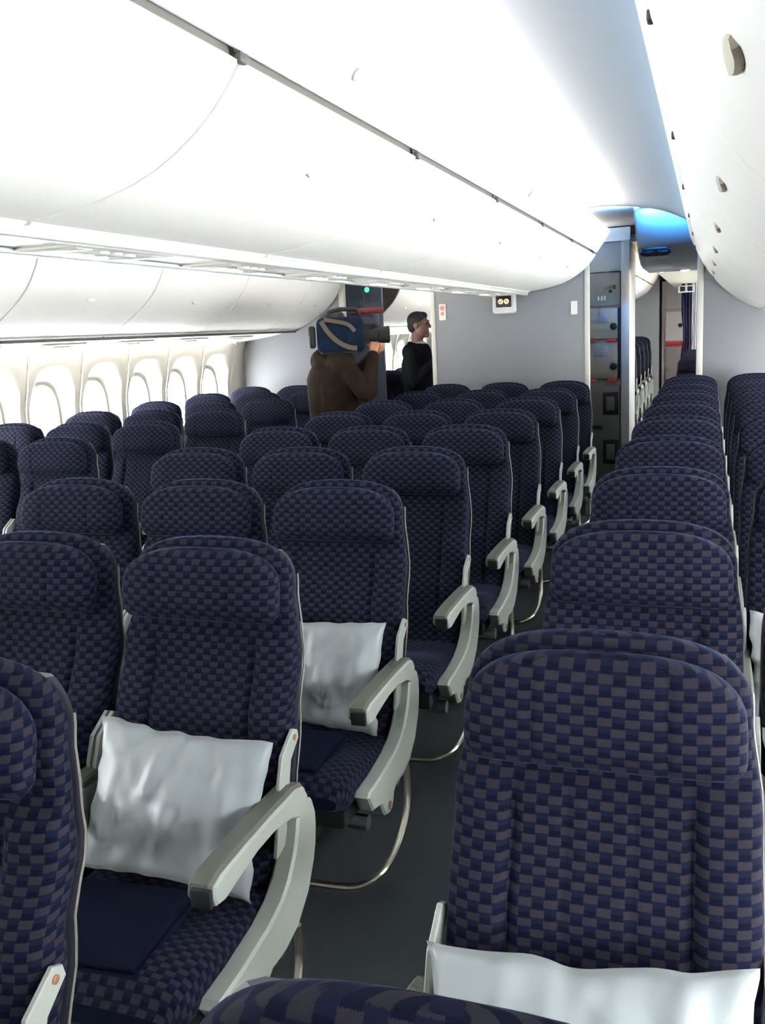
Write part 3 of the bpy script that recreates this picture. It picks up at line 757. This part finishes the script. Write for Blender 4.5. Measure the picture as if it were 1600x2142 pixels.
# ---------------------------------------------------------------- pillows and blankets
def pillow(name, w, h, t, seed, label, loc, tilt, roll, yaw=0):
    nu, nv = 34, 26; vs = []; fs = []
    for side in (-1, 1):
        for j in range(nv+1):
            for i in range(nu+1):
                u = -1+2*i/nu; v_ = -1+2*j/nv
                a = max(0, (1-abs(u)**2.2)*(1-abs(v_)**2.2)); th = t/2*a**.48
                x = w/2*u*(1-.07*(1-v_*v_)); z = h/2*v_*(1-.09*(1-u*u))
                e1 = 1-abs(u); e2 = 1-abs(v_)
                wr = mnoise.noise(Vector((u*5+seed, v_*1.6, seed*3.1)))*.016*(a**.3)+mnoise.noise(Vector((u*14+seed, v_*5, seed)))*.007*(a**.3)
                wr += .008*math.sin(u*22+seed+2*v_)*max(0, .35-min(e2, .35))*2*(a**.3)
                edge = mnoise.noise(Vector((u*4, v_*4, seed+9)))*.010*(1-a)
                vs.append((x+edge, side*(th+ (wr if th > .002 else 0)), z+edge*.8))
    n1 = (nu+1)*(nv+1)
    for s in range(2):
        for j in range(nv):
            for i in range(nu):
                q = [s*n1+j*(nu+1)+i, s*n1+j*(nu+1)+i+1, s*n1+(j+1)*(nu+1)+i+1, s*n1+(j+1)*(nu+1)+i]
                fs.append(q if s == 0 else q[::-1])
    o = MB().add(vs, fs).build(name, PILLOW, None, 60)
    bm = bmesh.new(); bm.from_mesh(o.data); bmesh.ops.remove_doubles(bm, verts=bm.verts[:], dist=.0004); bm.to_mesh(o.data); bm.free()
    o.location = loc; o.rotation_euler = (tilt, roll, yaw)
    return tag(o, label, 'pillow', 'white airline pillows on the seats')
T = -.42
pillow('pillow', .42, .325, .10, 1.3, 'crumpled white pillow standing on nearest centre aisle seat with dark blanket', (.495, CROWS[1]-.285, .625), T, .05)
pillow('pillow', .42, .325, .10, 4.7, 'white pillow on the centre aisle seat second from camera', (.478, CROWS[2]-.285, .620), T, .0)
pillow('pillow', .42, .325, .10, 7.1, 'white pillow on seat left of nearest blanket seat, mostly hidden', (0.0, CROWS[1]-.285, .62), T, .03)
pillow('pillow', .42, .325, .10, 2.9, 'sliver of white pillow between two nearest centre seat backs', (0.03, CROWS[2]-.285, .62), T, 0)
pillow('pillow', .42, .325, .10, 9.2, 'white pillow tip at bottom left corner of photo', (.478, CROWS[0]-.29, .60), T, 0)
pillow('pillow', .435, .33, .11, 5.5, 'big white pillow at bottom right on large foreground seat', (1.425, RROWS[1]-.275, .615), T, -.08)
pillow('pillow', .42, .325, .10, 6.3, 'white pillow end showing at right edge, upper of the two', (1.885, RROWS[3]-.285, .62), T, 0)
pillow('pillow', .42, .325, .10, 8.8, 'white pillow end showing at right edge, lower of the two', (1.885, RROWS[2]-.285, .62), T, 0)
def blanket(loc, sx, sy, rz, label, seed):
    o = MB()
    e = empty('folded_blanket', loc, rz)
    for k in range(2):
        z0 = k*.014; ins = .006*k
        MB().box(-sx/2+ins, sx/2-ins, -sy/2+ins, sy/2-ins, z0, z0+.014, .006, 3).build('fold_layer', BLANK, e)
    return tag(e, label, 'blanket', 'dark folded blankets')
blanket((.445, CROWS[1]-.50, .463), .30, .26, .06, 'dark navy folded blanket on nearest centre aisle seat', 1)
blanket((.455, CROWS[2]-.50, .463), .32, .24, .0, 'dark folded blanket on second centre aisle seat under pillow', 2)
# seat belt buckle on the third aisle seat
e = empty('seat_belt', (.478-.05, CROWS[3]-.40, .462))
MB().box(-.11, .10, -.022, .022, .0, .006, .002).build('strap', DARK, e); MB().box(.04, .10, -.026, .026, .005, .022, .005).build('buckle', DARK, e)
tag(e, 'black seat belt lying on third centre aisle seat', 'seat belt')

# ---------------------------------------------------------------- people
def ell(m, c, r, n=14, k=10, rot=None):
    rings = []
    for i in range(k+1):
        a = -PI/2+PI*i/k; cz, sz = math.cos(a), math.sin(a); cz = max(cz, .02)
        ring = []
        for j in range(n):
            p = Vector((r[0]*cz*math.cos(2*PI*j/n), r[1]*cz*math.sin(2*PI*j/n), r[2]*sz))
            if rot: p = rot @ p
            ring.append(Vector(c)+p)
        rings.append(ring)
    m.loft(rings); return m
def limb(m, pts, rs, n=14):
    P = catmull(pts, 4); R = []
    for i in range(len(P)):
        t = i/4; a = int(min(t, len(rs)-1.0001)); f = t-a; R.append(rs[a]*(1-f)+rs[min(a+1, len(rs)-1)]*f)
    m.tube(P, R, n); ell(m, P[0], (R[0],)*3, 12, 8); ell(m, P[-1], (R[-1],)*3, 12, 8)
    return m
def fuse(name, m, material, parent, voxel, smooth=6):
    me = bpy.data.meshes.new(name+'_raw'); me.from_pydata(m.v, [], m.f)
    bm = bmesh.new(); bm.from_mesh(me); bmesh.ops.recalc_face_normals(bm, faces=bm.faces[:]); bm.to_mesh(me); bm.free()
    o = bpy.data.objects.new(name, me); COL.objects.link(o)
    r = o.modifiers.new('r', 'REMESH'); r.mode = 'VOXEL'; r.voxel_size = voxel
    s = o.modifiers.new('s', 'SMOOTH'); s.factor = .5; s.iterations = smooth
    dg = bpy.context.evaluated_depsgraph_get(); ev = o.evaluated_get(dg)
    me2 = bpy.data.meshes.new_from_object(ev); o.modifiers.clear(); o.data = me2; me2.name = name
    me2.materials.clear(); me2.materials.append(material)
    me2.polygons.foreach_set('use_smooth', [True]*len(me2.polygons)); o.parent = parent
    return o
def hand(m, wrist, direc, palm_n, curl=.6, s=1.0):
    """palm and five curled fingers; direc = hand direction, palm_n = direction the palm faces"""
    d = Vector(direc).normalized(); pn = Vector(palm_n); pn = (pn-d*pn.dot(d)).normalized(); sd = d.cross(pn)
    w = Vector(wrist)
    for k in range(-2, 3): limb(m, [w+sd*k*.008, w+d*.045+sd*k*.012, w+d*.085+sd*k*.016], [.016, .016, .014], 10)
    for k, ln in zip((-1.5, -.5, .5, 1.5), (.066, .078, .082, .072)):
        b = w+d*.085+sd*k*.020; a1 = curl*.5; a2 = curl*1.3; a3 = curl*1.9
        p1 = b+(d*math.cos(a1)+pn*math.sin(a1))*ln*.45; p2 = p1+(d*math.cos(a2)+pn*math.sin(a2))*ln*.33; p3 = p2+(d*math.cos(a3)+pn*math.sin(a3))*ln*.25
        limb(m, [b, p1, p2, p3], [.010, .0095, .009, .0075], 8)
    t0 = w+d*.03+sd*.030; t1 = t0+(d*.6+sd*.6+pn*.5).normalized()*.04; t2 = t1+(d*.7+pn*.7).normalized()*.032
    limb(m, [t0, t1, t2], [.013, .011, .009], 8)
def person(loc, rz, label, skin, arms, top, top_name, legs, hgt=1.0, turn=0):
    """local frame: faces +y, right is +x. arms: {side: (elbow, wrist, handdir, palm)}"""
    m = MB()
    R = Matrix.Rotation(turn, 3, 'Z'); hc = Vector((0, .02, 1.640))
    def hd(p): return hc+R @ Vector(p)
    ell(m, hd((0, -.012, .028)), (.076, .094, .090), 20, 14, R); ell(m, hd((0, .022, -.035)), (.062, .070, .082), 18, 12, R)
    limb(m, [hd((0, .088, .020)), hd((0, .108, -.018))], [.009, .014], 8)                      # nose
    ell(m, hd((0, .086, -.058)), (.024, .012, .007), 10, 6, R); ell(m, hd((0, .085, -.072)), (.022, .012, .008), 10, 6, R)   # lips
    ell(m, hd((0, .072, -.100)), (.026, .022, .018), 10, 8, R)                                  # chin
    for s in (-1, 1):
        ell(m, hd((s*.078, -.005, -.004)), (.010, .020, .030), 10, 8, R)                        # ears
        ell(m, hd((s*.032, .080, .020)), (.016, .012, .010), 10, 8, R)                          # eyes
        ell(m, hd((s*.033, .083, .038)), (.020, .010, .006), 10, 6, R)                          # brows
    limb(m, [(0, -.015, 1.42), (0, -.005, 1.50), (0, .0, 1.56)], [.062, .056, .055])
    limb(m, [(0, 0, .95), (0, -.01, 1.12), (0, -.012, 1.30), (0, -.015, 1.40)], [.115, .115, .125, .09])
    for s in (-1, 1): limb(m, [(s*.05, -.01, 1.32), (s*.16, -.012, 1.405)], [.09, .062])
    for s, (el, wr, hdv, pn) in arms.items():
        limb(m, [(s*.175, -.012, 1.395), el, wr], [.052, .040, .027]); hand(m, wr, hdv, pn, .75)
    for s in (-1, 1):
        limb(m, [(s*.09, 0, .93), (s*.10, .01, .50), (s*.10, -.01, .10)], [.085, .055, .040])
        limb(m, [(s*.10, -.02, .06), (s*.105, .16, .045)], [.040, .032])
    root = empty('person', loc, rz); root.scale = (hgt,)*3
    fuse('body', m, skin, root, .0065, 4)
    j = MB()   # jacket: torso, shoulders, sleeves
    limb(j, [(0, .0, .80), (0, .005, .95), (0, -.005, 1.12), (0, -.012, 1.28), (0, -.015, 1.385)], [.165, .155, .150, .155, .115] if top_name != 'jacket' else [.22, .21, .205, .20, .14], 20)
    for s in (-1, 1):
        limb(j, [(s*.075, 0, .80), (s*.08, 0, 1.0), (s*.085, -.01, 1.25)], [.125, .120, .125] if top_name != 'jacket' else [.18, .175, .17], 16)
        limb(j, [(s*.04, -.015, 1.38), (s*.175, -.015, 1.395)], [.085, .085] if top_name != 'jacket' else [.10, .10])
    for s, (el, wr, hdv, pn) in arms.items():
        e = Vector(el); w = Vector(wr); w2 = w+(e-w)*.10
        limb(j, [(s*.185, -.012, 1.395), (Vector((s*.185, -.012, 1.395))+e)/2, e, (e+w2)/2, w2], [.080, .070, .062, .056, .046])
    if top_name == 'jacket':      # loose folds and a lower hood roll
        for z, r in ((1.42, .095),): limb(j, [(-.09, -.07, z), (0, -.105, z+.01), (.09, -.07, z)], [.05, .058, .05])
        for k in range(5):
            z = .92+k*.09; limb(j, [(-.16, -.10, z), (-.02, -.150, z-.03+.02*(k % 2)), (.14, -.12, z+.03)], [.012, .022, .012])
            limb(j, [(.10, -.14, z+.03), (.19, -.06, z+.01), (.17, .07, z-.01)], [.010, .018, .010])
    else:
        limb(j, [(-.055, -.06, 1.465), (0, -.082, 1.475), (.055, -.06, 1.465)], [.022, .024, .022])
        for s in (-1, 1): limb(j, [(s*.055, -.05, 1.465), (s*.065, .03, 1.43), (s*.02, .135, 1.25)], [.022, .020, .012])
    fuse(top_name, j, top, root, .010, 5)
    t = MB()
    for s in (-1, 1): limb(t, [(s*.09, 0, .92), (s*.10, .01, .50), (s*.10, -.01, .10)], [.115, .078, .066])
    limb(t, [(-.05, 0, .92), (.05, 0, .92)], [.13, .13]); fuse('trousers', t, legs, root, .014, 4)
    for s in (-1, 1):
        q = MB(); limb(q, [(s*.10, -.045, .052), (s*.103, .06, .052), (s*.106, .17, .045)], [.050, .047, .042]); q2 = fuse('shoe', q, DARK, root, .010, 4)
    h = MB()   # hair cap with hairline at brow, over the crown and down the nape
    ell(h, hd((0, -.022, .046)), (.083, .096, .084), 20, 14, R); ell(h, hd((0, -.055, -.005)), (.070, .060, .070), 16, 12, R)
    ell(h, hd((0, .030, .088)), (.060, .052, .036), 14, 10, R)
    fuse('hair', h, HAIR, root, .008, 3)
    return root
# camera operator, filming along the row to the right, camera on the right shoulder
OPX, OPY, ORZ = -1.09, 6.62, math.radians(-45)
p1 = person((OPX, OPY, 0), ORZ, '', SKIN, {1: ((.35, .10, 1.15), (.262, .205, 1.455), (-.05, .25, .95), (-1, .1, -.1)), -1: ((-.27, .16, 1.15), (.05, .30, 1.42), (.7, .4, .5), (.2, 0, 1))}, BROWN, 'jacket', mat('dark_trousers', (.03, .028, .03), .85), 1.0, math.radians(-8))
tag(p1, 'person in dark brown jacket filming with shoulder camera in left aisle', 'person')
c = MB(); ell(c, (0, -.05, 1.475), (.085, .075, .018), 18, 8); cc = fuse('shirt_collar', c, mat('blue_collar', (.05, .11, .30), .7), p1, .008, 2)
vc = empty('video_camera', (-.985, 6.66, 0), math.radians(-68))
m = MB(); m.box(.075, .25, -.225, .12, 1.46, 1.715, .045, 4); m.build('body', BLUEC, vc)
MB().box(.095, .235, -.285, -.235, 1.50, 1.66, .02, 3).build('battery', DARK, vc)
MB().box(.10, .23, -.20, .06, 1.455, 1.478, .008).build('shoulder_pad', DARK, vc)
lens = MB().tube([(.165, .085, 1.575), (.165, .14, 1.575), (.165, .15, 1.575), (.165, .22, 1.575), (.165, .23, 1.575), (.165, .30, 1.575)], [.055, .055, .044, .044, .056, .062], 20).build('lens', DARK, vc)
MB().tube([(.165, .296, 1.575), (.165, .304, 1.575)], [.05, .05], 20).build('front_glass', mat('lens_glass', (.02, .03, .05), .05), lens)
MB().tube([(.165, -.15, 1.70), (.165, -.13, 1.755), (.165, -.05, 1.770), (.165, .07, 1.765), (.165, .10, 1.70)], .016, 10).build('handle', DARK, vc)
MB().tube([(.10, .02, 1.745), (.10, .14, 1.75), (.10, .27, 1.75)], [.020, .023, .020], 12).build('microphone', mat('dark_red_foam', (.10, .012, .014), .9), vc)
MB().box(.045, .105, .06, .20, 1.60, 1.665, .015, 3).build('viewfinder', DARK, vc)
st = MB(); pth = catmull([(.250, -.19, 1.69), (.262, -.15, 1.62), (.264, -.08, 1.545), (.262, -.0, 1.50), (.258, .06, 1.49)], 5)
rings = []
for i, q in enumerate(pth):
    tt = (pth[min(i+1, len(pth)-1)]-pth[max(i-1, 0)]).normalized(); nn = Vector((1, 0, 0)); b = tt.cross(nn).normalized()
    rings.append([q+b*.017, q+b*.017+nn*.006, q-b*.017+nn*.006, q-b*.017])
st.loft(rings)
st.build('carry_strap', TAN, vc)
st = MB(); rings = []
pth = catmull([(.252, -.17, 1.70), (.264, -.09, 1.685), (.262, .0, 1.66), (.255, .05, 1.61)], 5)
for i, q in enumerate(pth):
    tt = (pth[min(i+1, len(pth)-1)]-pth[max(i-1, 0)]).normalized(); nn = Vector((1, 0, 0)); b = tt.cross(nn).normalized()
    rings.append([q+b*.014, q+b*.014+nn*.006, q-b*.014+nn*.006, q-b*.014])
st.loft(rings); st.build('carry_strap', TAN, vc)
tag(vc, 'shoulder video camera in blue padded cover with tan strap', 'video camera')
# man in black suit
p2 = person((-1.03, 8.62, 0), math.radians(-92), '', SKIND, {1: ((.24, .05, 1.13), (.15, .24, 1.33), (-.1, .25, .95), (-1, .2, 0)), -1: ((-.25, .02, 1.12), (-.23, .13, .90), (0, .3, -1), (1, 0, 0))}, SUIT, 'suit_jacket', mat('black_trousers', (.012, .012, .014), .85), 1.0, 0)
tag(p2, 'person in black suit standing in profile beside centre partition', 'person')
c = MB(); ell(c, (0, .008, 1.478), (.066, .068, .022), 16, 8); fuse('shirt_collar', c, mat('pale_shirt', (.6, .6, .58), .7), p2, .007, 2)
print('OBJECT COUNT', len(bpy.data.objects))
